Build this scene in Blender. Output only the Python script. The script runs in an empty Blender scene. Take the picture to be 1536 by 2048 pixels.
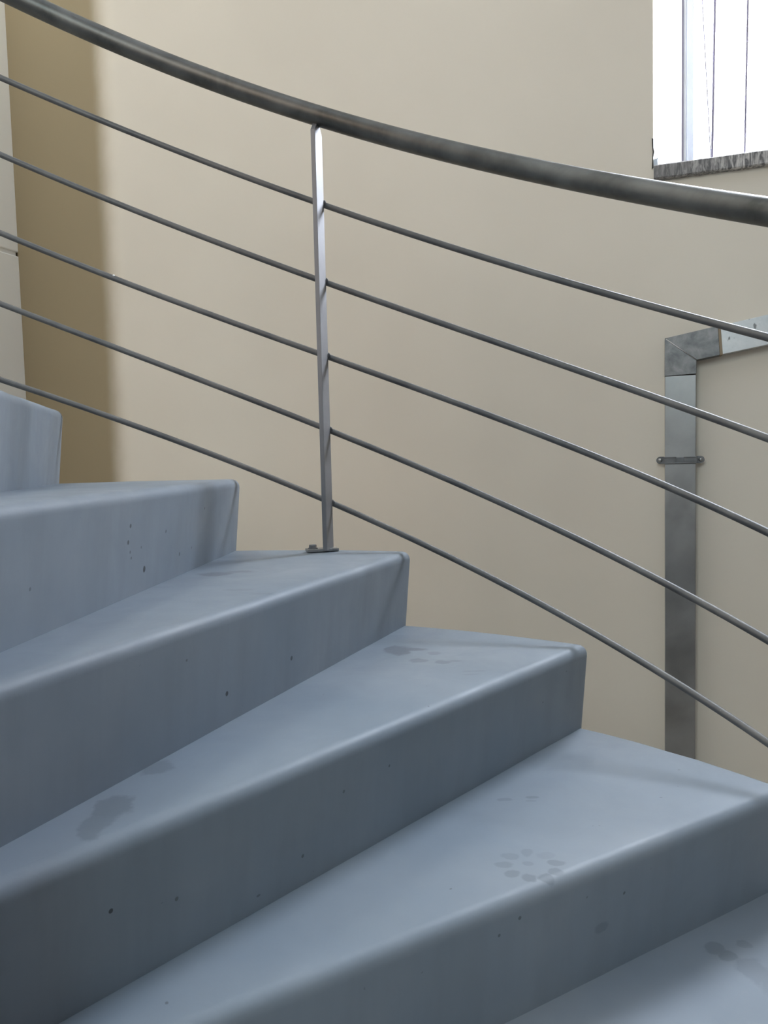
import bpy, bmesh, math, random
from mathutils import Vector, Matrix, noise

C = bpy.context.scene.collection
SC = bpy.context.scene
R = math.radians
random.seed(4)

# ---------------------------------------------------------------- camera
EYE = 1.40                                   # lens height above the lower floor
cam_d = bpy.data.cameras.new('camera')
cam_d.sensor_fit = 'VERTICAL'
cam_d.sensor_height = 24.0
cam_d.lens = 1580.97 / 2048 * 24.0
cam_d.clip_start = 0.02
cam = bpy.data.objects.new('camera', cam_d)
C.objects.link(cam)
PITCH, ROLL = 0.06795, -0.02433
fw = Vector((0, math.cos(PITCH), -math.sin(PITCH)))
up0 = Vector((0, math.sin(PITCH), math.cos(PITCH)))
rt0 = Vector((1, 0, 0))
rt = math.cos(ROLL) * rt0 + math.sin(ROLL) * up0
up = -math.sin(ROLL) * rt0 + math.cos(ROLL) * up0
m = Matrix((rt, up, -fw)).transposed().to_4x4()
m.translation = (0, 0, EYE)
cam.matrix_world = m
SC.camera = cam

# ---------------------------------------------------------------- room frame
# a runs along the far wall to the right, b runs from the far wall into the room
AZ = R(19.5)
UX = Vector((math.cos(AZ), -math.sin(AZ), 0))
NX = Vector((math.sin(AZ), math.cos(AZ), 0))
WS = 1.35                                    # the far wall stands this much beyond a near guess of 2.257 m
DW = 2.257 * WS
def W(a, b, z):
    return UX * a + NX * (DW - b) + Vector((0, 0, z))
ROOM_ROT = -AZ                               # rotation about z of things squared to the wall
A_LEFT, A_RIGHT, B_BACK, Z_TOP = -2.665 * WS, 2.6, 5.4, 6.0
WIN_A0, WIN_A1, WIN_Z0, WIN_Z1 = -0.025 * WS, 0.65 * WS, EYE + 0.7455 * WS, EYE + 2.0 * WS

# ---------------------------------------------------------------- sky and light
world = bpy.data.worlds.new('overcast_sky')
SC.world = world
world.use_nodes = True
wn = world.node_tree.nodes
wl = world.node_tree.links
wn.clear()
wo = wn.new('ShaderNodeOutputWorld')
bg = wn.new('ShaderNodeBackground')
tc = wn.new('ShaderNodeTexCoord')
sx = wn.new('ShaderNodeSeparateXYZ')
cr = wn.new('ShaderNodeValToRGB')
cr.color_ramp.elements[0].position = 0.0
cr.color_ramp.elements[0].color = (0.88, 0.91, 1.0, 1)
cr.color_ramp.elements[1].position = 1.0
cr.color_ramp.elements[1].color = (0.80, 0.88, 1.0, 1)
wl.new(tc.outputs['Generated'], sx.inputs[0])
wl.new(sx.outputs['Z'], cr.inputs[0])
wl.new(cr.outputs[0], bg.inputs[0])
bg.inputs[1].default_value = 43.0
wl.new(bg.outputs[0], wo.inputs[0])

def area(name, loc, direction, sx_, sy_, energy=0, color=(1, 1, 1), portal=False):
    d = bpy.data.lights.new(name, 'AREA')
    d.shape = 'RECTANGLE'
    d.size, d.size_y = sx_, sy_
    d.energy = energy
    d.color = color
    d.cycles.is_portal = portal
    o = bpy.data.objects.new(name, d)
    C.objects.link(o)
    o.location = loc
    o.rotation_euler = Vector(direction).to_track_quat('-Z', 'Y').to_euler()
    return o

IN = -NX
area('window_portal', W((WIN_A0 + WIN_A1) / 2, -0.36 * WS, (WIN_Z0 + WIN_Z1) / 2), IN, WIN_A1 - WIN_A0 + .1, WIN_Z1 - WIN_Z0 + .1, portal=True)
# unseen fill lights, added under the closed ceiling and on the solid back wall
area('fill_top_left', W(A_LEFT + .5, .6, Z_TOP - .03), (0, 0, -1), 0.9, 1.4, 44, (0.95, 1.0, 0.97))  # added fill to brighten the white left wall
area('fill_top_blue', W(0.2, 2.2, Z_TOP - .03), (0, 0, -1), 1.8, 1.8, 13, (0.42, 0.63, 1.0))  # added blue fill from above the stair
area('fill_back_cool', W(-.45, B_BACK - .03, 3.5), NX, 1.6, 2.0, 58, (0.60, 0.87, 1.0))  # added cool fill from behind the camera
area('fill_back_warm', W(-1.2, B_BACK - .03, 3.6), NX, 1.6, 2.0, 41, (1.0, 0.66, 0.44))  # added warm fill beside the cool one

SC.view_settings.view_transform = 'Standard'
SC.view_settings.look = 'None'
SC.view_settings.exposure = 0.13
SC.view_settings.gamma = 1.0
SC.view_settings.use_curve_mapping = False
SC.cycles.max_bounces = 10
SC.cycles.diffuse_bounces = 6

# ---------------------------------------------------------------- helpers
def finish(bm, name, mat, parent=None, smooth=False, loc=None):
    me = bpy.data.meshes.new(name)
    bmesh.ops.recalc_face_normals(bm, faces=bm.faces[:])
    bm.to_mesh(me)
    bm.free()
    if smooth:
        for p in me.polygons:
            p.use_smooth = True
    if mat:
        me.materials.append(mat)
    o = bpy.data.objects.new(name, me)
    C.objects.link(o)
    if parent:
        o.parent = parent
    if loc is not None:
        o.location = loc
    return o

def empty(name, loc, label, cat, group=None, rz=0):
    o = bpy.data.objects.new(name, None)
    C.objects.link(o)
    o.location = loc
    o.rotation_euler = (0, 0, rz)
    o.empty_display_size = 0.1
    o['label'] = label
    o['category'] = cat
    if group:
        o['group'] = group
    return o

def box(bm, x0, x1, y0, y1, z0, z1, bevel=0.0, mtx=None):
    g = bmesh.new()
    vs = [g.verts.new((x, y, z)) for x in (x0, x1) for y in (y0, y1) for z in (z0, z1)]
    for f in ((0, 1, 3, 2), (4, 6, 7, 5), (0, 4, 5, 1), (2, 3, 7, 6), (0, 2, 6, 4), (1, 5, 7, 3)):
        g.faces.new([vs[i] for i in f])
    bmesh.ops.recalc_face_normals(g, faces=g.faces[:])
    if bevel:
        bmesh.ops.bevel(g, geom=g.edges[:], offset=bevel, segments=2, profile=0.5, affect='EDGES')
    if mtx is not None:
        bmesh.ops.transform(g, matrix=mtx, verts=g.verts[:])
    me = bpy.data.meshes.new('tmp')
    g.to_mesh(me)
    g.free()
    bm.from_mesh(me)
    bpy.data.meshes.remove(me)

def prism(bm, poly, y0, y1, bevel=0.0):
    """polygon in the x-z plane, pulled from y0 to y1"""
    g = bmesh.new()
    f0 = [g.verts.new((x, y0, z)) for x, z in poly]
    f1 = [g.verts.new((x, y1, z)) for x, z in poly]
    n = len(poly)
    g.faces.new(f0)
    g.faces.new(f1[::-1])
    for i in range(n):
        g.faces.new((f0[i], f1[i], f1[(i + 1) % n], f0[(i + 1) % n]))
    bmesh.ops.recalc_face_normals(g, faces=g.faces[:])
    if bevel:
        bmesh.ops.bevel(g, geom=g.edges[:], offset=bevel, segments=2, profile=0.5, affect='EDGES')
    me = bpy.data.meshes.new('tmp')
    g.to_mesh(me)
    g.free()
    bm.from_mesh(me)
    bpy.data.meshes.remove(me)

def tube(bm, pts, r, n=16, cap=True):
    pts = [Vector(p) for p in pts]
    rings = []
    for i, p in enumerate(pts):
        t = (pts[min(i + 1, len(pts) - 1)] - pts[max(i - 1, 0)]).normalized()
        ref = Vector((0, 0, 1)) if abs(t.z) < 0.95 else Vector((1, 0, 0))
        u = t.cross(ref).normalized()
        v = u.cross(t).normalized()
        rr = r[i] if isinstance(r, (list, tuple)) else r
        rings.append([bm.verts.new(p + (u * math.cos(2 * math.pi * k / n) + v * math.sin(2 * math.pi * k / n)) * rr) for k in range(n)])
    for a, b in zip(rings, rings[1:]):
        for k in range(n):
            bm.faces.new((a[k], a[(k + 1) % n], b[(k + 1) % n], b[k]))
    if cap:
        bm.faces.new(rings[0][::-1])
        bm.faces.new(rings[-1])

def mat_new(name):
    mt = bpy.data.materials.new(name)
    mt.use_nodes = True
    nt = mt.node_tree
    p = nt.nodes['Principled BSDF']
    return mt, nt, p

def N(nt, kind, **kw):
    n = nt.nodes.new(kind)
    for k, v in kw.items():
        setattr(n, k, v)
    return n

def noise_tex(nt, vec, scale, detail=4, rough=0.55, dist=0.0):
    t = N(nt, 'ShaderNodeTexNoise')
    t.inputs['Scale'].default_value = scale
    t.inputs['Detail'].default_value = detail
    t.inputs['Roughness'].default_value = rough
    t.inputs['Distortion'].default_value = dist
    if vec is not None:
        nt.links.new(vec, t.inputs['Vector'])
    return t

def mapping(nt, vec, scale):
    mp = N(nt, 'ShaderNodeMapping')
    mp.inputs['Scale'].default_value = scale
    nt.links.new(vec, mp.inputs['Vector'])
    return mp.outputs[0]

def rng(nt, val, a, b, c, d, smooth=False):
    mr = N(nt, 'ShaderNodeMapRange')
    if smooth:
        mr.interpolation_type = 'SMOOTHSTEP'
    mr.inputs[1].default_value, mr.inputs[2].default_value = a, b
    mr.inputs[3].default_value, mr.inputs[4].default_value = c, d
    nt.links.new(val, mr.inputs[0])
    return mr.outputs[0]

def math_n(nt, op, a, b):
    mn = N(nt, 'ShaderNodeMath', operation=op)
    for i, v in enumerate((a, b)):
        if isinstance(v, (int, float)):
            mn.inputs[i].default_value = v
        else:
            nt.links.new(v, mn.inputs[i])
    return mn.outputs[0]

def mixc(nt, fac, a, b, mode='MIX'):
    mx = N(nt, 'ShaderNodeMix', data_type='RGBA', blend_type=mode)
    for key, v in ((0, fac), (6, a), (7, b)):
        if isinstance(v, (int, float)):
            mx.inputs[key].default_value = v
        elif isinstance(v, tuple):
            mx.inputs[key].default_value = (*v, 1)
        else:
            nt.links.new(v, mx.inputs[key])
    return mx.outputs[2]

def bump(nt, p, height, strength, dist=0.002):
    b = N(nt, 'ShaderNodeBump')
    b.inputs['Strength'].default_value = strength
    b.inputs['Distance'].default_value = dist
    nt.links.new(height, b.inputs['Height'])
    nt.links.new(b.outputs[0], p.inputs['Normal'])

def objcoord(nt, obj=None):
    t = N(nt, 'ShaderNodeTexCoord')
    if obj is not None:
        t.object = obj
    return t.outputs['Object']

# ---------------------------------------------------------------- materials
def plaster(name, col, var=0.05, rough=0.75):
    mt, nt, p = mat_new(name)
    v = objcoord(nt)
    n1 = noise_tex(nt, v, 1.3, 3)
    n2 = noise_tex(nt, v, 60, 5)
    f = rng(nt, n1.outputs[0], 0.3, 0.7, 1 - var, 1 + var)
    vm = N(nt, 'ShaderNodeVectorMath', operation='SCALE')
    vm.inputs[0].default_value = col
    nt.links.new(f, vm.inputs['Scale'])
    nt.links.new(vm.outputs[0], p.inputs['Base Color'])
    p.inputs['Roughness'].default_value = rough
    p.inputs['Specular IOR Level'].default_value = 0.3
    bump(nt, p, n2.outputs[0], 0.12, 0.002)
    return mt

M_TAN = plaster('beige_paint', (0.785, 0.72, 0.615))
M_TAN_R = plaster('dark_tan_plaster', (0.40, 0.325, 0.205))
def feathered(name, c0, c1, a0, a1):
    """two wall tones blended softly at a fixed place along the wall"""
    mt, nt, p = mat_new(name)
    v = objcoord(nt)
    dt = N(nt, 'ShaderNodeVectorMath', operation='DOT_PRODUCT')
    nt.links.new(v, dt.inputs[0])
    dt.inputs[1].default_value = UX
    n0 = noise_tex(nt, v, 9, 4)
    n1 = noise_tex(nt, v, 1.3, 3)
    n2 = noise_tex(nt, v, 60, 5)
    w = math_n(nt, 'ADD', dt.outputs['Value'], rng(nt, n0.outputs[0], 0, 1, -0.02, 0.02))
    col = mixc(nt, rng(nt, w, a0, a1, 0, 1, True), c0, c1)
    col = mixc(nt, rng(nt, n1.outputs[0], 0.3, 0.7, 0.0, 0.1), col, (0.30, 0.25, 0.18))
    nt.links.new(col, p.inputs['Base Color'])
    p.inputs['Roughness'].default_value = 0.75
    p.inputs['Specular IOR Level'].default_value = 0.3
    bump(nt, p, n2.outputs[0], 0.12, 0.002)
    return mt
M_TAN_F = feathered('beige_olive_blend', (0.325, 0.262, 0.162), (0.785, 0.72, 0.615), -1.86 * WS, -1.70 * WS)  # beige turns darker olive to the left, across the rounded corner
M_WHITE = plaster('white_paint', (0.92, 0.92, 0.91), 0.01)
M_REVEAL = plaster('white_reveal_paint', (0.86, 0.86, 0.86), 0.02)
M_FLOOR = plaster('grey_floor_screed', (0.42, 0.41, 0.39), 0.1, 0.5)
M_BACK = plaster('grey_brown_paint', (0.25, 0.23, 0.21))
M_CHIP = plaster('pale_blue_plaster', (0.66, 0.74, 0.82), 0.1)
M_CRACK = plaster('dark_crack', (0.05, 0.045, 0.04), 0.1)

def concrete(name, root, stains):
    """sealed grey concrete; stains = (x, y, z, rx, ry, rz, strength) in the stair's own coordinates"""
    mt, nt, p = mat_new(name)
    v = objcoord(nt, root)
    big = noise_tex(nt, v, 2.6, 4, 0.55)
    mid = noise_tex(nt, v, 9, 6, 0.6, 0.6)
    streak = noise_tex(nt, mapping(nt, v, (14, 14, 1.2)), 1.6, 5, 0.6)
    fine = noise_tex(nt, v, 140, 3)
    base = mixc(nt, rng(nt, big.outputs[0], 0.3, 0.7, 0, 1), (0.206, 0.253, 0.306), (0.278, 0.316, 0.356))
    base = mixc(nt, rng(nt, mid.outputs[0], 0.35, 0.75, 0, 0.36), base, (0.215, 0.255, 0.30))
    # streaks run down the risers only
    geo = N(nt, 'ShaderNodeNewGeometry')
    sp = N(nt, 'ShaderNodeSeparateXYZ')
    nt.links.new(geo.outputs['True Normal'], sp.inputs[0])
    az = math_n(nt, 'ABSOLUTE', sp.outputs['Z'], 0.0)
    vert = rng(nt, az, 0.2, 0.7, 1, 0)
    sf = math_n(nt, 'MULTIPLY', rng(nt, streak.outputs[0], 0.42, 0.75, 0, 0.42), vert)
    base = mixc(nt, sf, base, (0.19, 0.22, 0.25))
    speck = noise_tex(nt, v, 75, 1)
    base = mixc(nt, rng(nt, speck.outputs[0], 0.80, 0.84, 0, 0.6), base, (0.08, 0.08, 0.09))
    if stains:
        wob = noise_tex(nt, v, 38, 3)
        sub = N(nt, 'ShaderNodeVectorMath', operation='SUBTRACT')
        nt.links.new(wob.outputs['Color'], sub.inputs[0])
        sub.inputs[1].default_value = (0.5, 0.5, 0.5)
        acc = None
        for (x, y, z, rx, ry, rz, s) in stains:
            small = max(rx, ry) < 0.007
            d = N(nt, 'ShaderNodeVectorMath', operation='SUBTRACT')
            nt.links.new(v, d.inputs[0])
            d.inputs[1].default_value = (x, y, z)
            q = N(nt, 'ShaderNodeVectorMath', operation='MULTIPLY_ADD')
            nt.links.new(d.outputs[0], q.inputs[0])
            q.inputs[1].default_value = (1 / rx, 1 / ry, 1 / rz)
            wv = N(nt, 'ShaderNodeVectorMath', operation='SCALE')
            nt.links.new(sub.outputs[0], wv.inputs[0])
            wv.inputs['Scale'].default_value = 1.1 if small else 1.5
            nt.links.new(wv.outputs[0], q.inputs[2])
            ln = N(nt, 'ShaderNodeVectorMath', operation='LENGTH')
            nt.links.new(q.outputs[0], ln.inputs[0])
            k = rng(nt, ln.outputs['Value'], 0.8, 1.1, s, 0)
            acc = k if acc is None else math_n(nt, 'MAXIMUM', acc, k)
        base = mixc(nt, acc, base, (0.045, 0.05, 0.055))
    nt.links.new(base, p.inputs['Base Color'])
    nt.links.new(rng(nt, mid.outputs[0], 0.3, 0.7, 0.46, 0.60), p.inputs['Roughness'])
    p.inputs['Specular IOR Level'].default_value = 0.4
    hs = math_n(nt, 'ADD', math_n(nt, 'MULTIPLY', fine.outputs[0], 0.2), mid.outputs[0])
    bump(nt, p, hs, 0.10, 0.004)
    return mt

def steel(name, c0, c1, rough, scale=18, streak=(1, 1, 1), metallic=0.9, spots=0.0):
    mt, nt, p = mat_new(name)
    v = objcoord(nt)
    n1 = noise_tex(nt, mapping(nt, v, streak), scale, 5, 0.6, 0.4)
    n2 = noise_tex(nt, v, 90, 3)
    col = mixc(nt, rng(nt, n1.outputs[0], 0.35, 0.68, 0, 1), c0, c1)
    if spots:
        n3 = noise_tex(nt, mapping(nt, v, (1, 1, 0.6)), 60, 2)
        col = mixc(nt, rng(nt, n3.outputs[0], 0.62, 0.68, 0, spots), col, (0.10, 0.095, 0.09))
    nt.links.new(col, p.inputs['Base Color'])
    p.inputs['Metallic'].default_value = metallic
    nt.links.new(rng(nt, n1.outputs[0], 0.3, 0.7, rough - 0.06, rough + 0.1), p.inputs['Roughness'])
    bump(nt, p, n2.outputs[0], 0.05, 0.001)
    return mt

M_RAIL = steel('dull_handrail_steel', (0.085, 0.086, 0.080), (0.20, 0.20, 0.188), 0.44, 9)
M_ROD = steel('dull_rod_steel', (0.13, 0.132, 0.134), (0.235, 0.232, 0.225), 0.6, 9)
M_POST = steel('bright_flat_steel', (0.25, 0.25, 0.26), (0.33, 0.33, 0.34), 0.58, 12, metallic=0.8)
M_PLATE = steel('plate_steel', (0.30, 0.30, 0.30), (0.5, 0.5, 0.49), 0.4, 30)
M_DUCT = steel('galvanised_sheet', (0.34, 0.335, 0.325), (0.42, 0.415, 0.405), 0.36, 7)
M_ELBOW = steel('dull_galvanised_elbow', (0.11, 0.11, 0.11), (0.29, 0.285, 0.28), 0.42, 26)
M_SPOT = steel('spotted_galvanised_sheet', (0.47, 0.465, 0.46), (0.60, 0.595, 0.59), 0.42, 20, spots=0.75)
M_SEAL = plaster('brown_sealant', (0.30, 0.235, 0.16), 0.15)
M_CLAMP = steel('clamp_steel', (0.16, 0.16, 0.16), (0.26, 0.26, 0.26), 0.45, 30)

# sill: dark stone edge with pale vertical drips
M_SILL, nt, p = mat_new('weathered_sill')
v = objcoord(nt)
n1 = noise_tex(nt, mapping(nt, v, (1, 1, 0.22)), 105, 4, 0.65, 0.7)
n2 = noise_tex(nt, v, 6, 3)
sx_ = N(nt, 'ShaderNodeSeparateXYZ')
nt.links.new(v, sx_.inputs[0])
grow = rng(nt, sx_.outputs['X'], 0.0, 0.22, 0.25, 1.0)
f = math_n(nt, 'MULTIPLY', rng(nt, n1.outputs[0], 0.42, 0.62, 0, 1), grow)
nt.links.new(mixc(nt, f, (0.13, 0.125, 0.125), (0.62, 0.59, 0.56)), p.inputs['Base Color'])
p.inputs['Roughness'].default_value = 0.6
bump(nt, p, n1.outputs[0], 0.3, 0.003)

def flat(name, col, rough=0.5, metallic=0.0, transl=0.0):
    mt, nt, p = mat_new(name)
    v = objcoord(nt)
    n1 = noise_tex(nt, v, 20, 3)
    nt.links.new(mixc(nt, rng(nt, n1.outputs[0], 0.3, 0.7, 0, 1), tuple(c * 0.95 for c in col), tuple(min(1, c * 1.04) for c in col)), p.inputs['Base Color'])
    p.inputs['Roughness'].default_value = rough
    p.inputs['Metallic'].default_value = metallic
    if transl:
        tr = N(nt, 'ShaderNodeBsdfTranslucent')
        tr.inputs[0].default_value = (*col, 1)
        ms = N(nt, 'ShaderNodeMixShader')
        ms.inputs[0].default_value = transl
        nt.links.new(p.outputs[0], ms.inputs[1])
        nt.links.new(tr.outputs[0], ms.inputs[2])
        nt.links.new(ms.outputs[0], nt.nodes['Material Output'].inputs[0])
    return mt

M_FRAME = flat('white_window_frame', (0.85, 0.86, 0.88), 0.4)
M_SASH = flat('pale_blue_sash', (0.78, 0.83, 0.94), 0.5)
M_GASKET = flat('violet_grey_gasket', (0.30, 0.28, 0.36), 0.5, transl=0.3)
M_CORD = flat('translucent_cord', (0.16, 0.14, 0.18), 0.8)
M_CORD2 = flat('clear_cord', (0.24, 0.22, 0.24), 0.8)

M_GLASS, nt, p = mat_new('window_glass')
nt.nodes.remove(p)
tr = N(nt, 'ShaderNodeBsdfTransparent')
tr.inputs[0].default_value = (0.96, 0.97, 0.98, 1)
gl = N(nt, 'ShaderNodeBsdfGlossy')
gl.inputs['Roughness'].default_value = 0.02
ms = N(nt, 'ShaderNodeMixShader')
ms.inputs[0].default_value = 0.05
nt.links.new(tr.outputs[0], ms.inputs[1])
nt.links.new(gl.outputs[0], ms.inputs[2])
nt.links.new(ms.outputs[0], nt.nodes['Material Output'].inputs[0])

# ---------------------------------------------------------------- the room
def structure(name, bm, mat, smooth=False):
    o = finish(bm, name, mat, None, smooth)
    o['kind'] = 'structure'
    return o

def wbox(bm, a0, a1, b0, b1, z0, z1):
    """box squared to the room, from room coordinates"""
    g = [W(a, b, z) for a in (a0, a1) for b in (b0, b1) for z in (z0, z1)]
    vs = [bm.verts.new(q) for q in g]
    for f in ((0, 1, 3, 2), (4, 6, 7, 5), (0, 4, 5, 1), (2, 3, 7, 6), (0, 2, 6, 4), (1, 5, 7, 3)):
        bm.faces.new([vs[i] for i in f])

TH = 0.28 * WS
# far wall, flat part, with the window opening; its left reveal is splayed
bm = bmesh.new()
FA0 = -1.68 * WS
wbox(bm, FA0 + 0.02, WIN_A0, -0.02, 0, 0, Z_TOP)
# splayed jamb: wedge behind the opening's left edge
g = [(-0.9, -0.02), (WIN_A0, 0.0), (WIN_A0 + 0.001, -0.004), (0.049 * WS, -0.17 * WS), (0.049 * WS, -TH), (-0.9, -TH)]
lo = [bm.verts.new(W(a, b, 0)) for a, b in g]
hi = [bm.verts.new(W(a, b, Z_TOP)) for a, b in g]
for i in range(len(g)):
    j = (i + 1) % len(g)
    bm.faces.new((lo[i], lo[j], hi[j], hi[i]))
wbox(bm, FA0, -0.9, -TH, -0.02, 0, Z_TOP)
wbox(bm, WIN_A0, WIN_A1, -TH, 0, 0, WIN_Z0)
wbox(bm, WIN_A0, WIN_A1, -TH, 0, WIN_Z1, Z_TOP)
wbox(bm, WIN_A1, A_RIGHT, -TH, 0, 0, Z_TOP)
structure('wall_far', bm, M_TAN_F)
# white painted skin of the splayed jamb
bm = bmesh.new()
q = [(WIN_A0 + 0.0005, -0.002), (0.0495 * WS, -0.17 * WS), (0.0475 * WS, -0.172 * WS), (WIN_A0 - 0.002, -0.006)]
lo = [bm.verts.new(W(a + 0.001, b, WIN_Z0)) for a, b in q]
hi = [bm.verts.new(W(a + 0.001, b, WIN_Z1)) for a, b in q]
for i in range(4):
    j = (i + 1) % 4
    bm.faces.new((lo[i], lo[j], hi[j], hi[i]))
bm.faces.new(lo[::-1]); bm.faces.new(hi)
structure('trim_1', bm, M_REVEAL)

# the wall turns away to the left round a soft plaster corner
prof = [(FA0 + 0.02, 0.0), (FA0, 0.0)]
RC, TURN = 0.20 * WS, R(30.6)
c0 = (FA0, -RC)
for k in range(1, 17):
    t = TURN * k / 16
    prof.append((c0[0] - RC * math.sin(t), c0[1] + RC * math.cos(t)))
d = (-math.cos(TURN), -math.sin(TURN))
prof.append((prof[-1][0] + d[0] * 2.4, prof[-1][1] + d[1] * 2.4))
back = [(a_ - 0.0, b_ - 0.14) for a_, b_ in prof]
ring = prof + back[::-1]
bm = bmesh.new()
lo = [bm.verts.new(W(a, b, 0)) for a, b in ring]
hi = [bm.verts.new(W(a, b, Z_TOP)) for a, b in ring]
for i in range(len(ring)):
    j = (i + 1) % len(ring)
    bm.faces.new((lo[i], lo[j], hi[j], hi[i]))
bmesh.ops.recalc_face_normals(bm, faces=bm.faces[:])
for e in bm.edges:
    if len(e.link_faces) == 2 and e.calc_face_angle(0) > R(20):
        e.smooth = False
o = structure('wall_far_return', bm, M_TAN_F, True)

# white left wall, perpendicular to the far wall, with one shallow joint
bm = bmesh.new()
B_END = -0.56 * WS
ZJ = EYE + 0.93 * WS
gap = 0.012
for (z0, z1) in ((0, ZJ - gap), (ZJ + gap, Z_TOP)):
    wbox(bm, A_LEFT - 0.2, A_LEFT, B_END, B_BACK, z0, z1)
wbox(bm, A_LEFT - 0.2, A_LEFT - 0.014, B_END + 0.014, B_BACK, ZJ - gap - .01, ZJ + gap + .01)
o = structure('wall_left', bm, M_WHITE)
bv = o.modifiers.new('bevel', 'BEVEL')
bv.width = 0.006
bv.segments = 2
# what closes the recess behind the white wall
bm = bmesh.new()
wbox(bm, -4.4, A_LEFT - 0.2, 1.4, 1.5, 0, Z_TOP)
wbox(bm, -4.5, -4.4, -2.0, 1.5, 0, Z_TOP)
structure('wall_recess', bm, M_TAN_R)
bm = bmesh.new()
wbox(bm, A_RIGHT, A_RIGHT + 0.2, -TH, B_BACK, 0, Z_TOP)
structure('wall_right', bm, M_BACK)
bm = bmesh.new()
wbox(bm, A_LEFT - .2, A_RIGHT + .2, B_BACK, B_BACK + .2, 0, Z_TOP)
structure('wall_back', bm, M_BACK)
bm = bmesh.new()
wbox(bm, -4.5, A_RIGHT + .2, -2.0, B_BACK + .2, -0.15, 0)
structure('floor', bm, M_FLOOR)
bm = bmesh.new()
wbox(bm, -4.5, A_RIGHT + .2, -2.0, B_BACK + .2, Z_TOP, Z_TOP + .2)
structure('ceiling', bm, M_WHITE)

# ---------------------------------------------------------------- the window
win = bpy.data.objects.new('window_1', None)
C.objects.link(win)
win.location = W(WIN_A0, 0, WIN_Z0)
win.rotation_euler = (0, 0, ROOM_ROT)
win['kind'] = 'structure'
win['label'] = 'overexposed window with a weathered sill in the far wall'
win.scale = (WS, WS, WS)
WW, WH = (WIN_A1 - WIN_A0) / WS, (WIN_Z1 - WIN_Z0) / WS
# local frame: x along the wall from the opening's left edge, y outward, z up from the sill
def wpart(name, bm, mat, smooth=False):
    return finish(bm, name, mat, win, smooth)
bm = bmesh.new()
for args in ((0.078, 0.086, 0, WH), (WW - .02, WW, 0, WH)):
    box(bm, args[0], args[1], 0.172, 0.235, args[2], args[3], 0.001)
box(bm, 0.086, WW - .02, 0.172, 0.235, -0.005, 0.045, 0.001)
box(bm, 0.086, WW - .02, 0.172, 0.235, WH - .05, WH, 0.001)
wpart('frame', bm, M_FRAME)
bm = bmesh.new()
box(bm, 0.0735, 0.0785, 0.168, 0.20, 0, WH, 0.0005)
wpart('gasket', bm, M_GASKET)
bm = bmesh.new()
box(bm, 0.0865, 0.1055, 0.171, 0.225, 0.0, WH - .05, 0.002)
wpart('sash', bm, M_SASH)
bm = bmesh.new()
box(bm, 0.105, WW - .02, 0.205, 0.211, 0.045, WH - .05)
wpart('pane', bm, M_GLASS)
for x, r_, mt in ((0.153, 0.0036, M_CORD), (0.236, 0.0030, M_CORD), (0.32, 0.0016, M_CORD), (0.40, 0.0016, M_CORD), (0.49, 0.0016, M_CORD), (0.57, 0.0016, M_CORD)):
    bm = bmesh.new()
    tube(bm, [(x, 0.192, 0.0), (x + 0.0095 * WH / .7, 0.192, WH - 0.03)], r_, 10)
    wpart('bar', bm, mt, True)
bm = bmesh.new()
tube(bm, [(0.152, 0.188, 0.035), (0.1255, 0.188, 0.52), (0.095, 0.188, 1.1)], 0.0017, 8)
wpart('cord', bm, M_CORD2, True)
# sill slab with a ragged front edge
bm = bmesh.new()
nseg = 150
top, bot = [], []
for i in range(nseg + 1):
    x = 0.002 + (WW + 0.02) * i / nseg
    nz = noise.noise(Vector((x * 26, 3.1, 0))) * 0.0016 + noise.noise(Vector((x * 90, 8.1, 0))) * 0.0012
    ny = noise.noise(Vector((x * 40, 5.7, 0))) * 0.0015
    row = [bm.verts.new(q) for q in ((x, 0.17, 0.0), (x, -0.018 + ny, 0.0), (x, -0.021 + ny, -0.003), (x, -0.021 + ny, -0.033 + nz), (x, -0.018 + ny, -0.036 + nz), (x, 0.03, -0.036))]
    top.append(row)
for a_, b_ in zip(top, top[1:]):
    for k in range(6):
        bm.faces.new((a_[k], b_[k], b_[(k + 1) % 6], a_[(k + 1) % 6]))
bm.faces.new(top[0]); bm.faces.new(top[-1][::-1])
wpart('sill', bm, M_SILL)
# broken plaster at the lower left corner of the opening
bm = bmesh.new()
prism(bm, [(-0.003, 0.075), (0.001, 0.072), (0.0005, 0.05), (0.003, 0.04), (0.0, 0.022), (0.001, 0.0), (-0.003, -0.004), (-0.002, 0.02), (-0.001, 0.04), (-0.0025, 0.055)], -0.0035, 0.004)
wpart('plaster_crack', bm, M_CRACK)
bm = bmesh.new()
prism(bm, [(0.002, 0.001), (0.013, 0.001), (0.011, 0.018), (0.0125, 0.024), (0.010, 0.026), (0.008, 0.022), (0.004, 0.024), (0.002, 0.018)], 0.002, 0.016, 0.0008)
wpart('plaster_chip', bm, M_CHIP)

# ---------------------------------------------------------------- metal duct on the far wall
duct = empty('metal_duct', W(0.004 * WS, 0, EYE), 'flat grey metal duct bent at an elbow on the beige wall below the window', 'duct', rz=ROOM_ROT)
DWD = 0.0768
SL = 0.172                                   # rise of the upper run
duct.scale = (WS, WS, WS)
zc = 0.294                             # outer corner
zi = 0.2336                            # inner corner
ze = 0.196                             # end of the elbow's leg
XE = 0.131                                   # end of the elbow's arm
TY0, TY1 = -0.040, -0.0012
def ztop(x): return zc + SL * x
def zbot(x): return zi + (SL - 0.008) * (x - DWD)
bm = bmesh.new()
box(bm, 0, DWD, TY0, TY1, -EYE / WS + 0.002, ze, 0.0015)
finish(bm, 'lower_run', M_DUCT, duct)
bm = bmesh.new()
prism(bm, [(-0.0006, ze + .0002), (DWD + .0006, ze + .0022), (DWD + .0006, zi), (0, zc)][::-1], TY0 - 0.0012, TY1, 0.0008)
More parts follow.
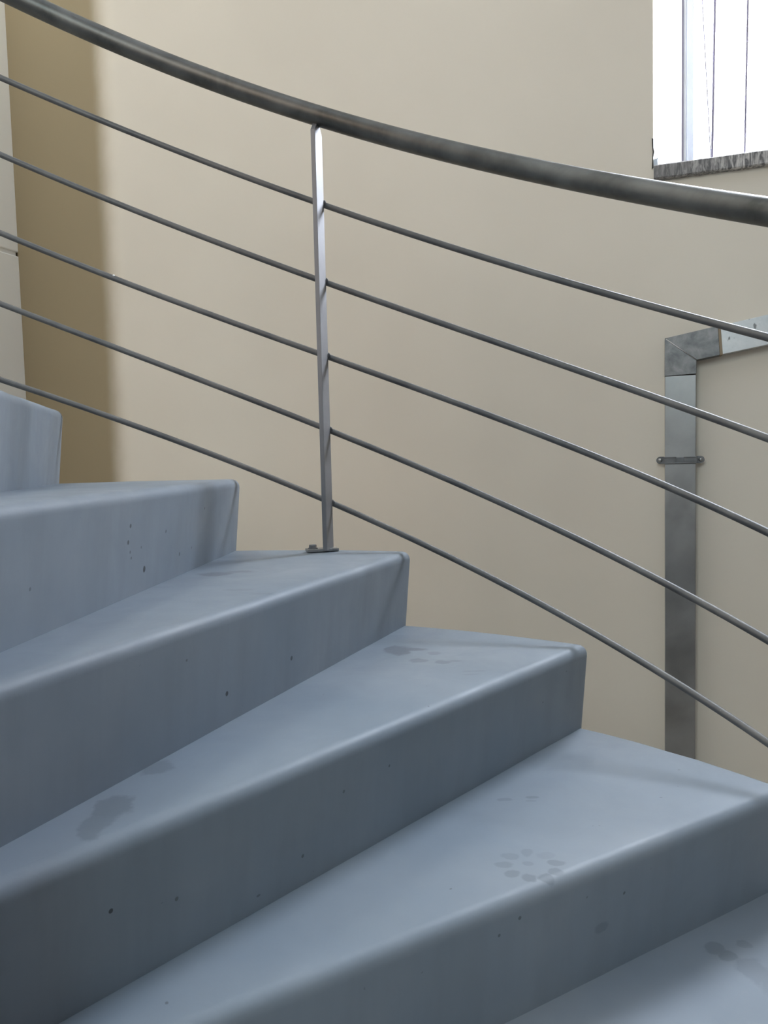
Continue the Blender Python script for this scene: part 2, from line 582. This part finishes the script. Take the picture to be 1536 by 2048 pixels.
finish(bm, 'elbow_leg', M_ELBOW, duct)
bm = bmesh.new()
prism(bm, [(0, zc), (DWD + .0006, zi), (XE + .002, zbot(XE)), (XE - .003, ztop(XE))], TY0 - 0.0012, TY1, 0.0008)
finish(bm, 'elbow_arm', M_ELBOW, duct)
bm = bmesh.new()
tube(bm, [(0.003, TY0 - 0.001, zc - 0.0025), (DWD * .5, TY0 - 0.0016, (zc + zi) / 2), (DWD - 0.001, TY0 - 0.001, zi + 0.001)], 0.0016, 8)
finish(bm, 'mitre_weld', M_SPOT, duct, True)
bm = bmesh.new()
prism(bm, [(XE - .003, ztop(XE) + .0004), (XE + .002, zbot(XE) - .0004), (XE + .009, zbot(XE + .009) - .0004), (XE + .003, ztop(XE + .003) + .0004)], TY0 - 0.0008, TY1, 0.0006)
finish(bm, 'joint_seal', M_SEAL, duct)['label'] = 'brown sealant at the joint'
bm = bmesh.new()
prism(bm, [(XE + .003, ztop(XE)), (XE + .008, zbot(XE + .008)), (1.85, zbot(1.85)), (1.85, ztop(1.85) + .006)], TY0, TY1, 0.0008)
finish(bm, 'upper_run', M_SPOT, duct)['label'] = 'paler spotted sheet metal run sloping up to the right'
# clamp
zk = -0.0235
cl = bpy.data.objects.new('clamp', None)
C.objects.link(cl)
cl.parent = duct
cl.location = (DWD / 2, 0, zk)
bm = bmesh.new()
hw = DWD / 2
box(bm, -hw - .002, hw + .002, TY0 - 0.0035, TY0 - 0.0006, -0.0065, 0.0065, 0.0008)
box(bm, -hw - .002, hw + .002, TY0 - 0.0055, TY0 - 0.003, -0.0095, -0.0065, 0.001)
box(bm, -hw - .002, -0.010, TY0 - 0.005, TY0 - 0.003, 0.0055, 0.0085, 0.0008)
box(bm, 0.008, hw + .002, TY0 - 0.005, TY0 - 0.003, 0.0055, 0.0085, 0.0008)
box(bm, -0.011, 0.009, TY0 - 0.0045, TY0 - 0.003, -0.007, 0.007, 0.0006)
for s in (-1, 1):
    x0, x1 = sorted((s * (hw + .0005), s * (hw + .0032)))
    box(bm, x0, x1, TY0 - 0.003, -0.020, -0.0085, 0.0085, 0.0006)
finish(bm, 'strap', M_CLAMP, cl)
for s in (-1, 1):
    bm = bmesh.new()
    poly = [(s * (hw + .001), -0.0095), (s * (hw + 0.012), -0.0095)]
    for k in range(1, 8):
        t = -math.pi / 2 + math.pi * k / 8
        poly.append((s * (hw + 0.012 + 0.0095 * math.cos(t)), 0.0095 * math.sin(t)))
    poly += [(s * (hw + 0.012), 0.0095), (s * (hw + .001), 0.0095)]
    if s < 0:
        poly = poly[::-1]
    prism(bm, poly, -0.0225, -0.0195, 0.0006)
    e = finish(bm, 'ear', M_CLAMP, cl)
    bm = bmesh.new()
    xs = s * (hw + 0.012)
    tube(bm, [(xs, -0.0012, 0), (xs, -0.0195, 0)], 0.004, 12)
    tube(bm, [(xs, -0.0225, 0), (xs, -0.0250, 0), (xs, -0.0262, 0)], [0.0055, 0.005, 0.003], 14)
    finish(bm, 'screw', M_DUCT, cl, True)

# ---------------------------------------------------------------- the spiral stair
CX, CY = -0.46755, 0.59569
RISE, RO, RI = 0.17, 1.298, 0.075
PH0, DPH = R(-12.95), R(18.04)
DOFF, SLOPE = 0.01597, 0.017
Z0 = EYE + 0.12945
PHI = {0: -0.22604, 1: 0.08920, 2: 0.40961, 3: 0.72723, 4: 1.03212}
def phi(k):
    if k in PHI:
        return PHI[k]
    return PHI[0] + DPH * k if k < 0 else PHI[4] + DPH * (k - 4)

stair = empty('spiral_staircase', (CX, CY, 0), 'grey concrete spiral staircase of wedge shaped steps with rounded nosings', 'staircase')

def pt(k, r, off, dphi=0.0):
    """plan point on step k's riser line at radius r, shifted off along the travel direction"""
    a = phi(k) + dphi
    m_ = DOFF + off
    e = Vector((math.sin(a), math.cos(a), 0))
    t = Vector((math.cos(a), -math.sin(a), 0))
    return t * m_ + e * math.sqrt(max(r * r - m_ * m_, 1e-6))

def step_mesh(k):
    zt = Z0 - RISE * k
    zb = zt - RISE - 0.13
    NF = 26
    front = [pt(k, RI + 0.03 + (RO - RI - 0.03) * i / NF, 0) for i in range(NF + 1)]
    a_front = math.atan2(front[-1].x, front[-1].y)
    back_o = pt(k - 1, RO, -SLOPE - 0.05)
    a_back = math.atan2(back_o.x, back_o.y)
    NA = 14
    arc = [Vector((RO * math.sin(a_front + (a_back - a_front) * i / NA), RO * math.cos(a_front + (a_back - a_front) * i / NA), 0)) for i in range(1, NA + 1)]
    back_i = pt(k - 1, RI + 0.06, -SLOPE - 0.02)
    plan = front + arc + [back_i]
    bm = bmesh.new()
    top = [bm.verts.new((v_.x, v_.y, zt)) for v_ in plan]
    a = phi(k)
    tdir = Vector((math.cos(a), -math.sin(a), 0))
    bot = []
    for i, v_ in enumerate(plan):
        sh = tdir * (-SLOPE * (zt - zb) / RISE) if i <= NF else Vector((0, 0, 0))
        bot.append(bm.verts.new((v_.x + sh.x, v_.y + sh.y, zb)))
    n = len(plan)
    # an extra ring under the nosing keeps the riser quads tidy
    bm.faces.new(top)
    bm.faces.new(bot[::-1])
    for i in range(n):
        j = (i + 1) % n
        bm.faces.new((top[j], top[i], bot[i], bot[j]))
    bmesh.ops.recalc_face_normals(bm, faces=bm.faces[:])
    bm.verts.ensure_lookup_table()
    ed = []
    for i in range(NF + NA):
        ed.append(bm.edges.get((top[i], top[i + 1])))
    ed.append(bm.edges.get((top[NF], bot[NF])))
    ed = [e for e in ed if e]
    bmesh.ops.bevel(bm, geom=ed, offset=0.021, segments=6, profile=0.5, affect='EDGES', clamp_overlap=False)
    # hand finished edges: a millimetre of wander
    for v_ in bm.verts:
        if v_.co.z > zb + 0.05:
            w = noise.noise(Vector((v_.co.x * 9, v_.co.y * 9, k * 3.7)))
            w2 = noise.noise(Vector((v_.co.x * 26, v_.co.y * 26, k * 5.1 + 9)))
            v_.co.z += 0.0011 * w + 0.0005 * w2
            v_.co.x += tdir.x * 0.0016 * w
            v_.co.y += tdir.y * 0.0016 * w
    return bm

def T(x, y, k, rx, ry, s):                    # mark on tread k
    return (x, y, Z0 - RISE * k, rx, ry, 0.03, s)
def S(x, y, z, s=0.8, r=0.0025):              # pinhole on a riser
    return (x, y, EYE + z, r * 1.25, r * 1.25, r * 1.35, s)
stains = {
    1: [S(0.068, 0.647, -0.097, .8, .0028), S(0.065, 0.641, -0.122, .8, .003), S(0.064, 0.651, -0.139, .6, .002), S(0.064, 0.656, -0.149, .6, .002),
        S(0.066, 0.712, -0.174, .95, .0042), S(0.080, 0.803, -0.120, .7, .0024), S(0.069, 0.694, -0.136, .5, .002), S(0.082, 0.880, -0.170, .6, .0028),
        S(0.102, 1.018, -0.094, .7, .0022), S(0.041, 0.291, -0.049, .6, .0022), S(0.088, 0.948, -0.166, .5, .002), S(0.037, 0.353, -0.148, .5, .002)],
    2: [S(0.234, 0.530, -0.335, .9, .003), S(0.308, 0.699, -0.328, .8, .003), S(0.331, 0.725, -0.223, .6, .002),
        T(0.145, 0.888, 2, 0.036, 0.024, .34), T(0.19, 0.912, 2, 0.034, 0.016, .30), T(0.225, 0.70, 2, 0.03, 0.012, .12), T(0.27, 0.655, 2, 0.02, 0.010, .12)],
    3: [S(0.177, 0.187, -0.457, .9, .0021), S(0.228, 0.247, -0.480, .6, .002), S(0.467, 0.509, -0.440, .6, .002), S(0.404, 0.440, -0.446, .5, .0018), S(0.352, 0.391, -0.509, .6, .002),
        T(0.489, 0.945, 3, 0.032, 0.036, .40), T(0.520, 0.953, 3, 0.030, 0.013, .38), T(0.526, 0.866, 3, 0.017, 0.016, .26), T(0.560, 0.920, 3, 0.017, 0.013, .22),
        T(0.570, 0.852, 3, 0.016, 0.014, .25), T(0.592, 0.858, 3, 0.011, 0.007, .2), T(0.617, 0.785, 3, 0.022, 0.006, .12), T(0.612, 0.765, 3, 0.018, 0.005, .12),
        T(0.176, 0.374, 3, 0.020, 0.026, .26), T(0.160, 0.262, 3, 0.022, 0.028, .30), T(0.152, 0.225, 3, 0.017, 0.040, .26)],
    4: [S(0.625, 0.358, -0.579, .6, .002), S(0.787, 0.459, -0.608, .7, .0018), S(0.597, 0.343, -0.592, .6, .0018), (0.750, 0.441, EYE - 0.646, .014, .014, .009, .22),
        T(0.650, 0.636, 4, 0.014, 0.006, .22), T(0.695, 0.643, 4, 0.011, 0.005, .26), T(0.690, 0.630, 4, 0.011, 0.004, .14)] +
       [T(0.653 + 0.036 * math.cos(t_), 0.433 + 0.034 * math.sin(t_), 4, 0.009 + 0.004 * abs(math.cos(t_)), 0.008 + 0.003 * abs(math.sin(t_)), s_)
        for t_, s_ in ((0.1, .26), (0.75, .1), (1.5, .16), (2.3, .15), (3.1, .2), (3.8, .24), (4.5, .27), (5.1, .28), (5.7, .26))] +
       [T(0.650, 0.437, 4, 0.008, 0.006, .16)],
    5: [T(0.932, 0.505, 5, 0.016, 0.016, .26), T(0.943, 0.485, 5, 0.013, 0.012, .28), T(0.978, 0.512, 5, 0.012, 0.009, .2),
        T(0.965, 0.452, 5, 0.022, 0.03, .2), T(0.978, 0.415, 5, 0.022, 0.03, .2)],
}
M_CONC = concrete('sealed_concrete', stair, [])
for k in range(-2, 9):
    mt = concrete('sealed_concrete_marked', stair, stains[k]) if k in stains else M_CONC
    o = finish(step_mesh(k), 'step', mt, stair, True)
    try:
        o.data.set_sharp_from_angle(angle=R(50))
    except Exception:
        pass
bm = bmesh.new()
tube(bm, [(0, 0, 0), (0, 0, Z0 + 2 * RISE + 0.95)], 0.128, 40)
finish(bm, 'central_column', M_CONC, stair, True)

# ---------------------------------------------------------------- the railing
rail = empty('stair_railing', (CX, CY, 0), 'curved grey steel stair railing with round handrail and five thin rods', 'railing')
RH, RR = 1.250, 1.2795
def helix(coef, radius, deg):
    """height polynomial in degrees inside the measured span, straight beyond it"""
    lo_, hi_ = -18.0, 58.5
    d_ = min(max(deg, lo_), hi_)
    z_ = ((coef[0] * d_ + coef[1]) * d_ + coef[2]) * d_ + coef[3] - 0.0091 * (deg - d_)
    a_ = R(deg)
    return Vector((radius * math.sin(a_), radius * math.cos(a_), EYE + z_))
HC = (1.063e-7, -9.765e-6, -8.930e-3, 0.9006)
RC_ = [(3.31e-7, -2.325e-5, -9.168e-3, 0.72258), (1.915e-7, -1.0705e-5, -9.167e-3, 0.54792), (1.99e-8, 5.29e-7, -8.840e-3, 0.37367),
       (1.871e-7, -8.185e-6, -9.1375e-3, 0.21183), (3.42e-7, -2.0255e-5, -9.0143e-3, 0.04525)]
D0, D1 = -48.0, 128.0
degs = [D0 + (D1 - D0) * i / 150 for i in range(151)]
bm = bmesh.new()
tube(bm, [helix(HC, RH, d_) for d_ in degs], 0.0215, 24)
finish(bm, 'handrail', M_RAIL, rail, True)
flecks = {2: [-6.5], 4: [18.0, 54.6]}
for i_, c_ in enumerate(RC_):
    bm = bmesh.new()
    tube(bm, [helix(c_, RR, d_) for d_ in degs], 0.0066, 12)
    rod = finish(bm, 'rod', M_ROD, rail, True)
    for d_ in flecks.get(i_, []):
        bm = bmesh.new()
        bmesh.ops.create_icosphere(bm, subdivisions=1, radius=0.0028 if d_ < 0 else 0.0019)
        f_ = finish(bm, 'paint_fleck', M_WHITE, rod, True)
        f_.location = helix(c_, RR - 0.004, d_) + Vector((0, 0, 0.0055 if d_ < 0 else 0.003))

def post(deg, k):
    a_ = R(deg)
    base = Z0 - RISE * k
    p_ = bpy.data.objects.new('post', None)
    C.objects.link(p_)
    p_.parent = rail
    # local x = tangent (down the stair), y = outward
    p_.location = (RH * math.sin(a_), RH * math.cos(a_), base + 0.0016)
    p_.rotation_euler = (0, 0, -a_)
    hr = helix(HC, RH, deg).z - base
    zt = hr - 0.016
    zs_ = hr - 0.040
    hw_, ht = 0.0225, 0.0052
    bm = bmesh.new()
    prof_ = [(-hw_, 0.004), (hw_, 0.004), (hw_, zs_), (0.008, zt - 0.006), (0.008, zt), (-0.008, zt), (-0.008, zt - 0.006), (-hw_, zs_)]
    g = bmesh.new()
    prism(g, prof_, -ht, ht, 0.001)
    bmesh.ops.rotate(g, verts=g.verts[:], cent=(0, 0, 0), matrix=Matrix.Rotation(R(90), 3, 'Z'))
    finish(g, 'flat_bar', M_POST, p_)
    bm.free()
    bm = bmesh.new()
    mt_ = Matrix.Translation((-0.016, 0.002, 0)) @ Matrix.Rotation(R(32), 4, 'Z')
    box(bm, -0.036, 0.036, -0.018, 0.018, 0.0, 0.0065, 0.0012, mt_)
    finish(bm, 'base_plate', M_PLATE, p_)
    bm = bmesh.new()
    bx_, by_ = -0.034, -0.010
    tube(bm, [(bx_, by_, 0.006), (bx_, by_, 0.0085)], 0.0115, 20)
    tube(bm, [(bx_, by_, 0.0085), (bx_, by_, 0.0150), (bx_, by_, 0.0162)], [0.0088, 0.0088, 0.0075], 6)
    finish(bm, 'bolt', M_PLATE, p_)
    for c_ in RC_:
        zr = helix(c_, RR, deg).z - base
        bm = bmesh.new()
        bmesh.ops.create_icosphere(bm, subdivisions=2, radius=0.0062)
        bmesh.ops.scale(bm, vec=(1.2, 0.55, 1.1), verts=bm.verts[:])
        bmesh.ops.translate(bm, vec=(0.003, hw_ + 0.001, zr), verts=bm.verts[:])
        finish(bm, 'weld', M_ROD, p_, True)
for deg, k in ((15.7, 2), (70.0, 5), (124.0, 8), (-38.6, -1)):
    post(deg, k)
